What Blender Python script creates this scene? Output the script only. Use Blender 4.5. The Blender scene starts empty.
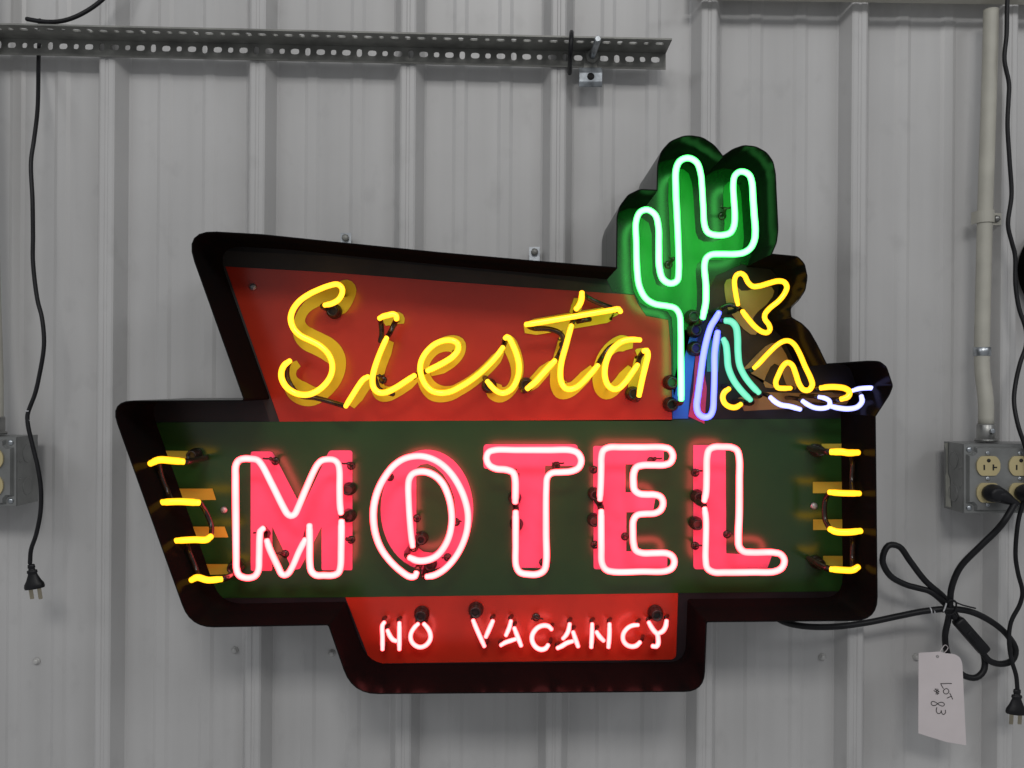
import bpy, bmesh, math, random
from mathutils import Vector, Matrix
from mathutils.geometry import tessellate_polygon
random.seed(7)
sc = bpy.context.scene
col = sc.collection
R = math.radians

# ------------------------------------------------------------------ scale of the place
D, F, ZC = 1.385, 900.0, 1.5          # camera to wall sheet (m), focal length in pixels, camera height
RIM, PANEL, BACK = 0.205, 0.082, 0.014  # distances off the wall sheet of the sign's rim, painted panel and back

def W(px, py, off):
    """a point that stands `off` metres in front of the wall, measured from the photograph"""
    d = D - off
    return Vector(((px - 512.0) * d / F, -off, ZC + (384.0 - py) * d / F))

def Z(x0, y0, s, pts):
    return [(x0 + p[0] / s, y0 + p[1] / s) for p in pts]

# ------------------------------------------------------------------ materials
def new_mat(name):
    m = bpy.data.materials.new(name)
    m.use_nodes = True
    nt = m.node_tree
    nt.nodes.clear()
    out = nt.nodes.new('ShaderNodeOutputMaterial')
    return m, nt, out

def paint(name, colr, rough=0.45, metal=0.0, vary=0.15, scale=40.0, bump=0.0, spec=0.5, bscale=300.0, dirt=None, coat=0.0):
    m, nt, out = new_mat(name)
    b = nt.nodes.new('ShaderNodeBsdfPrincipled')
    nt.links.new(b.outputs[0], out.inputs[0])
    b.inputs['Roughness'].default_value = rough
    b.inputs['Metallic'].default_value = metal
    b.inputs['Specular IOR Level'].default_value = spec
    b.inputs['Coat Weight'].default_value = coat
    b.inputs['Coat Roughness'].default_value = 0.25
    tc = nt.nodes.new('ShaderNodeTexCoord')
    n = nt.nodes.new('ShaderNodeTexNoise')
    n.inputs['Scale'].default_value = scale
    n.inputs['Detail'].default_value = 5
    nt.links.new(tc.outputs['Object'], n.inputs['Vector'])
    r = nt.nodes.new('ShaderNodeMapRange')
    r.inputs['From Min'].default_value = 0.3; r.inputs['From Max'].default_value = 0.7
    r.inputs['To Min'].default_value = 1 - vary; r.inputs['To Max'].default_value = 1 + vary
    nt.links.new(n.outputs['Fac'], r.inputs['Value'])
    mx = nt.nodes.new('ShaderNodeMix'); mx.data_type = 'RGBA'; mx.blend_type = 'MULTIPLY'
    mx.inputs[0].default_value = 1.0
    mx.inputs[6].default_value = (*colr, 1)
    nt.links.new(r.outputs[0], mx.inputs[7])
    nt.links.new(mx.outputs[2], b.inputs['Base Color'])
    rr = nt.nodes.new('ShaderNodeMapRange')
    rr.inputs['To Min'].default_value = max(0.02, rough - 0.08); rr.inputs['To Max'].default_value = min(1, rough + 0.08)
    nt.links.new(n.outputs['Fac'], rr.inputs['Value'])
    nt.links.new(rr.outputs[0], b.inputs['Roughness'])
    if bump:
        n2 = nt.nodes.new('ShaderNodeTexNoise'); n2.inputs['Scale'].default_value = bscale; n2.inputs['Detail'].default_value = 3
        nt.links.new(tc.outputs['Object'], n2.inputs['Vector'])
        bp = nt.nodes.new('ShaderNodeBump'); bp.inputs['Strength'].default_value = bump; bp.inputs['Distance'].default_value = 0.001
        nt.links.new(n2.outputs['Fac'], bp.inputs['Height'])
        nt.links.new(bp.outputs[0], b.inputs['Normal'])
    return m

def neon(name, core, edge, power=1.0):
    """glowing gas seen through round glass: hot down the middle of the tube, coloured at its flanks"""
    m, nt, out = new_mat(name)
    lw = nt.nodes.new('ShaderNodeLayerWeight'); lw.inputs['Blend'].default_value = 0.5
    pw = nt.nodes.new('ShaderNodeMath'); pw.operation = 'POWER'; pw.inputs[1].default_value = 0.85
    nt.links.new(lw.outputs['Facing'], pw.inputs[0])
    tc = nt.nodes.new('ShaderNodeTexCoord')
    n = nt.nodes.new('ShaderNodeTexNoise'); n.inputs['Scale'].default_value = 22; n.inputs['Detail'].default_value = 2
    nt.links.new(tc.outputs['Object'], n.inputs['Vector'])
    mr = nt.nodes.new('ShaderNodeMapRange'); mr.inputs['To Min'].default_value = 0.82 * power; mr.inputs['To Max'].default_value = 1.18 * power
    nt.links.new(n.outputs['Fac'], mr.inputs['Value'])
    mx = nt.nodes.new('ShaderNodeMix'); mx.data_type = 'RGBA'
    mx.inputs[6].default_value = (*core, 1); mx.inputs[7].default_value = (*edge, 1)
    nt.links.new(pw.outputs[0], mx.inputs[0])
    e = nt.nodes.new('ShaderNodeEmission')
    nt.links.new(mx.outputs[2], e.inputs['Color']); nt.links.new(mr.outputs[0], e.inputs['Strength'])
    g = nt.nodes.new('ShaderNodeBsdfGlossy'); g.inputs['Roughness'].default_value = 0.08; g.inputs['Color'].default_value = (0.04, 0.04, 0.04, 1)
    ad = nt.nodes.new('ShaderNodeAddShader')
    nt.links.new(e.outputs[0], ad.inputs[0]); nt.links.new(g.outputs[0], ad.inputs[1])
    nt.links.new(ad.outputs[0], out.inputs[0])
    return m

M = {}
M['red_neon'] = neon('red_neon', (9.2, 1.06, 1.02), (3.6, 0.03, 0.16))
M['small_red_neon'] = neon('small_red_neon', (5.5, 1.1, 1.05), (3.0, 0.04, 0.14))
M['yellow_neon'] = neon('yellow_neon', (3.4, 1.65, 0.09), (1.8, 0.58, 0.0))
M['amber_neon'] = neon('amber_neon', (2.6, 1.4, 0.06), (1.6, 0.55, 0.0))
M['green_neon'] = neon('green_neon', (0.95, 6.4, 1.25), (0.0, 2.6, 0.30))
M['blue_neon'] = neon('blue_neon', (0.62, 0.70, 4.6), (0.16, 0.22, 3.0))
M['mint_neon'] = neon('mint_neon', (0.30, 1.05, 0.72), (0.01, 0.60, 0.30))
M['white_neon'] = neon('white_neon', (1.15, 1.2, 2.8), (0.5, 0.55, 1.8))
M['blockout'] = paint('block_out_paint', (0.022, 0.014, 0.010), 0.22, vary=0.4, scale=120, spec=0.6)
M['boot'] = paint('black_rubber_boot', (0.018, 0.014, 0.012), 0.32, vary=0.2, spec=0.5)
def satin(name, colr, gl, rough):
    m, nt, out = new_mat(name)
    d = nt.nodes.new('ShaderNodeBsdfDiffuse'); d.inputs['Color'].default_value = (*colr, 1); d.inputs['Roughness'].default_value = 0.4
    g = nt.nodes.new('ShaderNodeBsdfGlossy'); g.inputs['Roughness'].default_value = rough
    tc = nt.nodes.new('ShaderNodeTexCoord')
    n = nt.nodes.new('ShaderNodeTexNoise'); n.inputs['Scale'].default_value = 30; n.inputs['Detail'].default_value = 4
    nt.links.new(tc.outputs['Object'], n.inputs['Vector'])
    cr = nt.nodes.new('ShaderNodeMapRange'); cr.inputs['To Min'].default_value = gl * 0.6; cr.inputs['To Max'].default_value = gl * 1.4
    nt.links.new(n.outputs['Fac'], cr.inputs['Value']); nt.links.new(cr.outputs[0], g.inputs['Color'])
    a = nt.nodes.new('ShaderNodeAddShader')
    nt.links.new(d.outputs[0], a.inputs[0]); nt.links.new(g.outputs[0], a.inputs[1]); nt.links.new(a.outputs[0], out.inputs[0])
    return m
M['can_inside'] = satin('black_satin_paint', (0.0065, 0.0060, 0.0062), 0.010, 0.16)
M['can_outside'] = paint('charcoal_painted_steel', (0.16, 0.165, 0.16), 0.5, vary=0.10, scale=9)
M['backing'] = paint('black_backing', (0.016, 0.016, 0.019), 0.36, vary=0.2, scale=18, spec=0.4)
M['border'] = paint('dark_border_paint', (0.034, 0.034, 0.033), 0.45, vary=0.2, scale=18, spec=0.4)
M['red_paint'] = paint('red_enamel', (0.42, 0.032, 0.014), 0.21, vary=0.14, scale=8, spec=0.6, bump=0.10, bscale=28)
M['green_paint'] = paint('dark_green_enamel', (0.016, 0.066, 0.014), 0.20, vary=0.14, scale=7, spec=0.7, bump=0.10, bscale=28)
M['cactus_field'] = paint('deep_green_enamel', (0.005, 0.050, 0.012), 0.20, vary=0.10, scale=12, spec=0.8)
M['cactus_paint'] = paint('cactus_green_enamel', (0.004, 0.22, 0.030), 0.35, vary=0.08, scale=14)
M['pink_paint'] = paint('coral_enamel', (0.80, 0.14, 0.29), 0.40, vary=0.09, scale=22, spec=0.3)
M['mustard_paint'] = paint('mustard_enamel', (0.74, 0.60, 0.02), 0.46, vary=0.10, scale=14, spec=0.3)
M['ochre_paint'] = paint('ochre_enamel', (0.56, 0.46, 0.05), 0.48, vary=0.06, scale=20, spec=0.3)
M['tan_paint'] = paint('tan_enamel', (0.36, 0.24, 0.09), 0.5, vary=0.08, scale=20, spec=0.3)
M['poncho_paint'] = paint('rose_enamel', (0.55, 0.06, 0.13), 0.5, vary=0.08, spec=0.3)
M['blue_glow_paint'] = paint('blue_glow_enamel', (0.02, 0.16, 0.55), 0.4, vary=0.08)
M['teal_paint'] = paint('teal_enamel', (0.05, 0.30, 0.26), 0.5, vary=0.08, spec=0.3)
M['steel'] = paint('galvanised_steel', (0.30, 0.30, 0.29), 0.38, 0.85, vary=0.25, scale=35, bump=0.1, bscale=220)
M['dark_steel'] = paint('weathered_steel', (0.22, 0.22, 0.205), 0.48, 0.35, vary=0.3, scale=28, bump=0.12, bscale=260)
M['zinc'] = paint('bright_zinc', (0.50, 0.53, 0.56), 0.34, 1.0, vary=0.2, scale=70, bump=0.08)
M['wall_screw'] = paint('painted_screw_head', (0.52, 0.515, 0.50), 0.35, 0.15, vary=0.2)
M['dull_zinc'] = paint('dull_zinc', (0.42, 0.45, 0.48), 0.52, 0.75, vary=0.35, scale=90, bump=0.15)
M['box_steel'] = paint('grey_pressed_steel', (0.26, 0.265, 0.26), 0.40, 0.5, vary=0.22, scale=26, bump=0.12, bscale=180)
M['overspray'] = paint('cream_overspray', (0.48, 0.48, 0.42), 0.6, vary=0.2, scale=60)
M['ivory'] = paint('ivory_plastic', (0.56, 0.47, 0.25), 0.35, vary=0.05)
M['slot'] = paint('dark_slot', (0.012, 0.012, 0.012), 0.7)
M['rubber'] = paint('black_vinyl', (0.010, 0.010, 0.012), 0.45, vary=0.3, scale=60, spec=0.3)
M['brass'] = paint('tinned_brass', (0.45, 0.40, 0.30), 0.3, 1.0)
M['conduit'] = paint('cream_painted_conduit', (0.50, 0.485, 0.42), 0.5, vary=0.10, scale=22, bump=0.06)
M['card'] = paint('off_white_card', (0.74, 0.67, 0.675), 0.75, vary=0.03, scale=30)
M['ink'] = paint('marker_ink', (0.012, 0.011, 0.012), 0.6)
M['white_mark'] = paint('white_print', (0.6, 0.6, 0.62), 0.6)

def wall_mat():
    m, nt, out = new_mat('white_painted_sheet_metal')
    b = nt.nodes.new('ShaderNodeBsdfPrincipled'); nt.links.new(b.outputs[0], out.inputs[0])
    tc = nt.nodes.new('ShaderNodeTexCoord')
    def noise(scale, sx, sz, det=4):
        mp = nt.nodes.new('ShaderNodeMapping'); mp.inputs['Scale'].default_value = (sx, 1, sz)
        nt.links.new(tc.outputs['Object'], mp.inputs['Vector'])
        n = nt.nodes.new('ShaderNodeTexNoise'); n.inputs['Scale'].default_value = scale; n.inputs['Detail'].default_value = det
        nt.links.new(mp.outputs[0], n.inputs['Vector'])
        return n
    def rng(n, a, b_, lo=0.3, hi=0.7):
        r = nt.nodes.new('ShaderNodeMapRange'); r.inputs['From Min'].default_value = lo; r.inputs['From Max'].default_value = hi
        r.inputs['To Min'].default_value = a; r.inputs['To Max'].default_value = b_
        nt.links.new(n.outputs['Fac'], r.inputs['Value']); return r
    streak = rng(noise(9, 3.0, 0.12), 0.94, 1.04)
    blot = rng(noise(3.2, 1, 1, 5), 0.90, 1.06)
    grime = rng(noise(26, 1, 0.7, 6), 0.92, 1.0, 0.28, 0.42)
    m1 = nt.nodes.new('ShaderNodeMath'); m1.operation = 'MULTIPLY'
    nt.links.new(streak.outputs[0], m1.inputs[0]); nt.links.new(blot.outputs[0], m1.inputs[1])
    m2 = nt.nodes.new('ShaderNodeMath'); m2.operation = 'MULTIPLY'
    nt.links.new(m1.outputs[0], m2.inputs[0]); nt.links.new(grime.outputs[0], m2.inputs[1])
    mx = nt.nodes.new('ShaderNodeMix'); mx.data_type = 'RGBA'; mx.blend_type = 'MULTIPLY'; mx.inputs[0].default_value = 1
    mx.inputs[6].default_value = (0.572, 0.565, 0.560, 1)
    nt.links.new(m2.outputs[0], mx.inputs[7]); nt.links.new(mx.outputs[2], b.inputs['Base Color'])
    b.inputs['Roughness'].default_value = 0.36
    b.inputs['Specular IOR Level'].default_value = 0.4
    n2 = noise(7, 1, 0.35, 2)
    bp = nt.nodes.new('ShaderNodeBump'); bp.inputs['Strength'].default_value = 0.4; bp.inputs['Distance'].default_value = 0.005
    nt.links.new(n2.outputs['Fac'], bp.inputs['Height']); nt.links.new(bp.outputs[0], b.inputs['Normal'])
    return m
M['wall'] = wall_mat()

# ------------------------------------------------------------------ object helpers
def root_loc(o):
    while o is not None and o.parent is not None:
        o = o.parent
    return o.location.copy() if o is not None else Vector((0, 0, 0))

def link(name, bm, mats, parent=None, label=None, smooth=False, center=True):
    """one mesh object; geometry is given in world coordinates"""
    me = bpy.data.meshes.new(name)
    bmesh.ops.recalc_face_normals(bm, faces=bm.faces[:])
    if parent is not None:
        off = root_loc(parent)
    elif center and bm.verts:
        xs = [v.co for v in bm.verts]
        off = Vector((sum(v.x for v in xs) / len(xs), sum(v.y for v in xs) / len(xs), min(v.z for v in xs)))
    else:
        off = Vector((0, 0, 0))
    bmesh.ops.translate(bm, verts=bm.verts[:], vec=-off)
    if smooth:
        for f in bm.faces: f.smooth = True
    bm.to_mesh(me); bm.free()
    if not isinstance(mats, (list, tuple)): mats = [mats]
    for m in mats: me.materials.append(M[m] if isinstance(m, str) else m)
    o = bpy.data.objects.new(name, me); col.objects.link(o)
    if parent is not None: o.parent = parent
    else: o.location = off
    if label: o['label'] = label
    return o

def thing(name, loc, label, cat, group=None):
    o = bpy.data.objects.new(name, None); col.objects.link(o)
    o.empty_display_size = 0.05
    o.location = loc; o['label'] = label; o['category'] = cat
    if group: o['group'] = group
    return o

def tag(o, label, cat, group=None):
    o['label'] = label; o['category'] = cat
    if group: o['group'] = group
    return o

# ------------------------------------------------------------------ shape helpers
def dedupe(p):
    q = [p[0]]
    for a in p[1:]:
        if (a - q[-1]).length > 1e-6: q.append(a)
    return q

def spline(pts, step=0.0035, closed=False):
    """centripetal Catmull-Rom through 3D points, resampled"""
    P = dedupe([Vector(p) for p in pts])
    if len(P) < 3 and not closed:
        n = max(2, int((P[-1] - P[0]).length / step))
        return [P[0].lerp(P[-1], i / n) for i in range(n + 1)]
    if closed: E = [P[-1]] + P + [P[0], P[1]]
    else: E = [P[0] * 2 - P[1]] + P + [P[-1] * 2 - P[-2]]
    out = []
    for i in range(1, len(E) - 2):
        p0, p1, p2, p3 = E[i - 1:i + 3]
        t0 = 0; t1 = t0 + max(1e-5, (p1 - p0).length) ** .5; t2 = t1 + max(1e-5, (p2 - p1).length) ** .5; t3 = t2 + max(1e-5, (p3 - p2).length) ** .5
        n = max(2, int(math.ceil((p2 - p1).length / step)))
        for k in range(n):
            t = t1 + (t2 - t1) * k / n
            a1 = p0 * ((t1 - t) / (t1 - t0)) + p1 * ((t - t0) / (t1 - t0))
            a2 = p1 * ((t2 - t) / (t2 - t1)) + p2 * ((t - t1) / (t2 - t1))
            a3 = p2 * ((t3 - t) / (t3 - t2)) + p3 * ((t - t2) / (t3 - t2))
            b1 = a1 * ((t2 - t) / (t2 - t0)) + a2 * ((t - t0) / (t2 - t0))
            b2 = a2 * ((t3 - t) / (t3 - t1)) + a3 * ((t - t1) / (t3 - t1))
            out.append(b1 * ((t2 - t) / (t2 - t1)) + b2 * ((t - t1) / (t2 - t1)))
    if not closed: out.append(P[-1])
    return out

def sweep(bm, path, r, seg=12, cap='round'):
    """tube along a 3D path; r is a number or a list"""
    n = len(path)
    rad = list(r) if isinstance(r, (list, tuple)) else [r] * n
    path = list(path)
    if cap == 'round':
        t0 = (path[0] - path[1]).normalized(); t1 = (path[-1] - path[-2]).normalized()
        a0, a1, r0, r1 = path[0], path[-1], rad[0], rad[-1]
        pre, prer, post, postr = [], [], [], []
        for k in (80, 55, 30):
            pre.append(a0 + t0 * r0 * 0.8 * math.sin(R(k))); prer.append(r0 * math.cos(R(k)))
        for k in (30, 55, 80):
            post.append(a1 + t1 * r1 * 0.8 * math.sin(R(k))); postr.append(r1 * math.cos(R(k)))
        path = pre + path + post; rad = prer + rad + postr
        n = len(path)
    tang = []
    for i in range(n):
        a = path[max(0, i - 1)]; b = path[min(n - 1, i + 1)]
        t = (b - a)
        tang.append(t.normalized() if t.length > 1e-9 else (tang[-1] if tang else Vector((1, 0, 0))))
    up = Vector((0, 1, 0))
    if abs(tang[0].dot(up)) > 0.9: up = Vector((0, 0, 1))
    nrm = (up - tang[0] * up.dot(tang[0])).normalized()
    rings = []
    for i in range(n):
        nrm = nrm - tang[i] * nrm.dot(tang[i])
        nrm = nrm.normalized() if nrm.length > 1e-6 else tang[i].orthogonal().normalized()
        bi = tang[i].cross(nrm)
        rings.append([bm.verts.new(path[i] + (nrm * math.cos(2 * math.pi * k / seg) + bi * math.sin(2 * math.pi * k / seg)) * rad[i]) for k in range(seg)])
    for i in range(n - 1):
        for k in range(seg):
            f = bm.faces.new((rings[i][k], rings[i][(k + 1) % seg], rings[i + 1][(k + 1) % seg], rings[i + 1][k])); f.smooth = True
    bm.faces.new(rings[0][::-1]); bm.faces.new(rings[-1])

def box(bm, c, s, rot=None, bev=0.0, seg=2):
    t = bmesh.new()
    bmesh.ops.create_cube(t, size=1)
    bmesh.ops.scale(t, vec=Vector(s), verts=t.verts[:])
    if bev: bmesh.ops.bevel(t, geom=t.edges[:], offset=bev, segments=seg, affect='EDGES', profile=0.5)
    if rot is not None: bmesh.ops.transform(t, matrix=rot.to_4x4(), verts=t.verts[:])
    bmesh.ops.translate(t, vec=Vector(c), verts=t.verts[:])
    merge(bm, t)

def merge(bm, t):
    vm = {}
    for v in t.verts: vm[v] = bm.verts.new(v.co)
    for f in t.faces:
        try:
            g = bm.faces.new([vm[v] for v in f.verts]); g.material_index = f.material_index; g.smooth = f.smooth
        except ValueError: pass
    t.free()

def lathe(bm, o, axis, prof, seg=16, squash=(1, 1), ref=None):
    """profile [(distance along axis, radius)] turned about axis at o"""
    axis = Vector(axis).normalized()
    u = (Vector(ref) - axis * Vector(ref).dot(axis)).normalized() if ref is not None else axis.orthogonal().normalized()
    v = axis.cross(u)
    rings = []
    for h, r in prof:
        rings.append([bm.verts.new(Vector(o) + axis * h + u * math.cos(2 * math.pi * k / seg) * max(r, 1e-5) * squash[0] + v * math.sin(2 * math.pi * k / seg) * max(r, 1e-5) * squash[1]) for k in range(seg)])
    for i in range(len(rings) - 1):
        for k in range(seg):
            f = bm.faces.new((rings[i][k], rings[i][(k + 1) % seg], rings[i + 1][(k + 1) % seg], rings[i + 1][k])); f.smooth = True
    bm.faces.new(rings[0][::-1]); bm.faces.new(rings[-1])

def fill(bm, loops, fn, thick=None):
    """flat shape with holes; loops of 2D points, fn(u, v, w) -> 3D; thick = second layer"""
    flat = [[Vector((p[0], p[1], 0)) for p in l] for l in loops]
    pts = [p for l in flat for p in l]
    tris = tessellate_polygon(flat)
    a = [bm.verts.new(fn(p.x, p.y, 0)) for p in pts]
    for t in tris:
        try: bm.faces.new([a[i] for i in t])
        except ValueError: pass
    if thick:
        b = [bm.verts.new(fn(p.x, p.y, thick)) for p in pts]
        for t in tris:
            try: bm.faces.new([b[i] for i in t][::-1])
            except ValueError: pass
        k = 0
        for l in flat:
            n = len(l)
            for i in range(n):
                i0, i1 = k + i, k + (i + 1) % n
                bm.faces.new((a[i0], a[i1], b[i1], b[i0]))
            k += n

def sheet(pts, off, holes=()):
    """painted shape lying parallel to the wall at distance off"""
    bm = bmesh.new()
    fill(bm, [pts] + list(holes), lambda u, v, w: W(u, v, off))
    for f in bm.faces:
        f.normal_update()
        if f.normal.y > 0: f.normal_flip()
    return bm

def round_poly(pts, r, n=5):
    """round the corners of a 2D polygon"""
    out = []
    N = len(pts)
    for i in range(N):
        p0, p1, p2 = Vector(pts[i - 1]), Vector(pts[i]), Vector(pts[(i + 1) % N])
        rr = r if not isinstance(r, (list, tuple)) else r[i]
        d0, d1 = (p0 - p1), (p2 - p1)
        k = min(rr, d0.length * .45, d1.length * .45)
        if k < 0.05: out.append((p1.x, p1.y)); continue
        a = p1 + d0.normalized() * k; b = p1 + d1.normalized() * k
        for j in range(n + 1):
            t = j / n
            q = a * (1 - t) ** 2 + p1 * 2 * t * (1 - t) + b * t * t
            out.append((q.x, q.y))
    return out

# ================================================================== THE WALL
def wall_profile():
    pitch = 147.5 * D / F
    x0 = (410 - 512) * D / F
    pts = []
    for k in range(-9, 11):
        c = x0 + k * pitch
        hb, ht, h = 0.0235, 0.0105, 0.029
        pts += [(c - hb - .002, 0), (c - hb + .001, .0018), (c - ht - .0012, h - .0016), (c - ht + .0015, h), (c - .003, h), (c - .0015, h - .0012), (c + .0015, h - .0012), (c + .003, h), (c + ht - .0015, h), (c + ht + .0012, h - .0016), (c + hb - .001, .0018), (c + hb + .002, 0)]
        for q in (50.5, 95.5):
            m = c + q * D / F
            pts += [(m - .0125, 0), (m - .0070, .0021), (m + .0060, .0021), (m + .0115, 0)]
    return pts
bm = bmesh.new()
prof = wall_profile()
z0, z1 = 0.0, 3.4
zs = [z0, 0.8, 1.2, 1.6, 2.0, z1]
rows = [[bm.verts.new((x + (z - 1.92) * .0075, -y, z)) for x, y in prof] for z in zs]
for i in range(len(zs) - 1):
    for j in range(len(prof) - 1):
        bm.faces.new((rows[i][j], rows[i][j + 1], rows[i + 1][j + 1], rows[i + 1][j]))
wall = link('wall', bm, 'wall', center=False)
wall['kind'] = 'structure'
for px, py in ((37, 661), (235, 650), (822, 657), (916, 657), (332, 653)):
    bm = bmesh.new()
    p = W(px, py, 0.0)
    lathe(bm, p, (0, -1, 0), [(0, .0062), (.0012, .0062), (.0016, .0042), (.005, .0040), (.0058, .003), (.006, 0)], 6 if px > 0 else 12)
    link('wall_screw', bm, 'wall_screw', wall)

# ================================================================== THE SIGN
sign = thing('neon_sign', W(512, 690, RIM) + Vector((0, RIM - BACK, 0)), 'large lit neon motel sign with cactus and sleeping figure on white ribbed wall', 'neon sign')

def arc_corner(p0, p1, p2, r): return round_poly([p0, p1, p2, (1e4, 1e4)], r)[6:12]

outline = []
raw = [  # (x, y, corner radius) clockwise round the front rim
    (182.5, 229.5, 34), (262, 234, 0), (330, 241, 0), (440, 252, 0), (530, 260, 0), (616, 267, 0),
    (616.5, 216, 4), (620, 205, 3), (628, 194.5, 3), (640, 188.8, 3), (656.5, 189.5, 0),
    (657, 165, 5), (661, 151, 4), (670, 141, 4), (683, 135.6, 4), (691, 135, 3), (703, 137, 4), (715, 145, 4), (723, 155.3, 0),
    (733, 148.5, 3), (744, 144.8, 3), (756, 146, 4), (767, 152, 4), (773.5, 161, 4), (776, 173, 3), (778.7, 230, 4), (777, 243, 3), (772.5, 253.5, 0),
    (798, 256, 3), (805, 263.5, 3), (808, 277, 4), (805.6, 290.7, 3), (799, 300.6, 3), (791, 308.5, 2), (791.5, 317, 2),
    (802, 323, 3), (810, 331, 3), (818, 345, 3), (827, 363.5, 0),
    (869, 360.5, 3), (880, 361, 3), (887, 366.5, 3), (893.5, 386, 3), (890, 395, 3), (876, 416.5, 0),
    (878.2, 621, 24), (707, 622.5, 2),
    (704.5, 692, 20), (352, 694.5, 26), (328, 625.5, 2),
    (190, 628, 24), (108.5, 400.5, 25), (243.5, 400, 2),
]
outline = round_poly([(a, b) for a, b, c in raw], [c for a, b, c in raw], 6)
out3 = []
for p in outline:
    w = W(p[0], p[1], RIM)
    if not out3 or (Vector((w.x, w.z)) - out3[-1]).length > 1e-4: out3.append(Vector((w.x, w.z)))
def inset(poly, d):
    n = len(poly); res = []
    area = sum(poly[i].x * poly[(i + 1) % n].y - poly[(i + 1) % n].x * poly[i].y for i in range(n))
    s = 1 if area > 0 else -1
    for i in range(n):
        a, b, c = poly[i - 1], poly[i], poly[(i + 1) % n]
        e0 = (b - a).normalized(); e1 = (c - b).normalized()
        n0 = Vector((-e0.y, e0.x)) * s; n1 = Vector((-e1.y, e1.x)) * s
        m = (n0 + n1); m = m.normalized() if m.length > 1e-4 else n0
        k = max(0.5, m.dot(n0))
        res.append(b + m * d / k)
    return res
inn3 = inset(out3, 0.0016)
inn4 = inset(out3, 0.0011)
bm = bmesh.new()
def ring(poly, off): return [bm.verts.new((p.x, -off, p.y)) for p in poly]
def bridge(a, b, mi):
    n = len(a)
    for i in range(n):
        f = bm.faces.new((a[i], a[(i + 1) % n], b[(i + 1) % n], b[i])); f.material_index = mi; f.smooth = False
ro_b = ring(out3, BACK); ro_f = ring(out3, RIM - .0006); rm = ring(inset(out3, .0005), RIM); ri_f = ring(inn3, RIM - .0003); ri_b = ring(inn3, PANEL - .006)
bridge(ro_b, ro_f, 1); bridge(ro_f, rm, 0); bridge(rm, ri_f, 0); bridge(ri_f, ri_b, 0)
vs = [Vector((p.x, p.y, 0)) for p in out3]
for t in tessellate_polygon([vs]):
    f = bm.faces.new([ro_b[i] for i in t]); f.material_index = 1
housing = link('sign_housing', bm, ['can_inside', 'can_outside'], sign, 'black open-faced sheet metal can with grey outer sides')
# smooth shade only the gently turning corners
for p in housing.data.polygons: p.use_smooth = True
try:
    housing.data.set_sharp_from_angle(angle=R(28))
except Exception:
    for p in housing.data.polygons: p.use_smooth = False
# backing panel
bm = bmesh.new()
fill(bm, [[(p.x, p.y) for p in inset(out3, .0014)]], lambda u, v, w: Vector((u, -PANEL, v)))
backing = link('backing_panel', bm, 'backing', sign)
def to_panel(p):
    """rim pixel -> pixel of the same spot on the painted panel"""
    k = (D - RIM) / (D - PANEL)
    return (512 + (p[0] - 512) * k, 384 + (p[1] - 384) * k)

S1 = 0.0005
# top border strip, red top field, green middle, red lower field, cactus field
b_ = sheet([(213, 250), (330, 256), (440, 267), (530, 276), (606, 285), (632, 287), (632, 295), (520, 287), (440, 281), (330, 272.5), (226, 266.5), (276.5, 415), (279.5, 422), (270, 422)], PANEL + S1)
link('panel_border', b_, 'border', backing)
red_top = link('red_panel', sheet([(225.5, 266.5), (330, 272.5), (440, 281), (520, 287), (634, 295), (638, 304), (646, 316), (668, 320), (671, 350), (672, 421), (460, 420.6), (279.5, 421.6)], PANEL + 2 * S1), 'red_paint', backing, 'red upper panel behind the script lettering')
gr = link('green_panel', sheet([(153, 424), (160, 422.4), (279.5, 421.7), (460, 420.7), (700, 419.5), (843, 418.5), (843, 591.2), (678, 593), (345.4, 597.3), (218, 598)], PANEL + 2 * S1), 'green_paint', backing, 'dark green middle panel')
red_low = link('red_panel', sheet(round_poly([(345.4, 597.4), (678, 593.1), (676, 659.5), (371, 663.5)], [0, 0, 6, 4]), PANEL + 2 * S1), 'red_paint', backing, 'red lower panel behind the small lettering')
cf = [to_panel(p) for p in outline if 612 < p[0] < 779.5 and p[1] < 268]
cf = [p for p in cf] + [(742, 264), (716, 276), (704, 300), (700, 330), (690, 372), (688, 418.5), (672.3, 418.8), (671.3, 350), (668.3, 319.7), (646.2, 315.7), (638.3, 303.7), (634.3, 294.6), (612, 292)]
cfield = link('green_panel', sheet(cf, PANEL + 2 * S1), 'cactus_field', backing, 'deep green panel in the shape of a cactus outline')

# ---- painted shapes
S2 = PANEL + 4 * S1
ZM = (220, 440, 5.12); ZO = (360, 440, 5.123); ZT = (340, 430, 3.938); ZE = (580, 430, 4.8); ZL = (680, 430, 4.8)
pm = Z(*ZM, [(157, 58), (268, 58), (420, 350), (560, 53), (678, 53), (678, 667), (520, 667), (520, 445), (408, 663), (370, 663), (268, 445), (268, 670), (157, 670)])
link('painted_letter', sheet(round_poly(pm, [3, 3, 1, 3, 3, 2, 2, 0.5, 3, 3, 0.5, 2, 2]), S2), 'pink_paint', gr, 'coral painted letter M')
po = [(360 + (343 + 237 * math.cos(t)) / 5.123, 440 + (357 + 308 * math.sin(t)) / 5.123) for t in [2 * math.pi * i / 64 for i in range(64)]]
ph = Z(*ZO, [(288, 145), (310, 127), (345, 121), (385, 138), (425, 175), (460, 230), (483, 295), (491, 370), (482, 440), (455, 510), (415, 555), (370, 578), (325, 572), (295, 550), (288, 530)])
link('painted_letter', sheet(po, S2, [ph]), 'pink_paint', gr, 'coral painted letter O')
pt = Z(*ZT, [(565, 56), (936, 56), (936, 141), (808, 141), (800, 543), (697, 543), (697, 152), (565, 152)])
link('painted_letter', sheet(round_poly(pt, [4, 4, 3, .5, 1.5, 1.5, .5, 3]), S2), 'pink_paint', gr, 'coral painted letter T')
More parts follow.
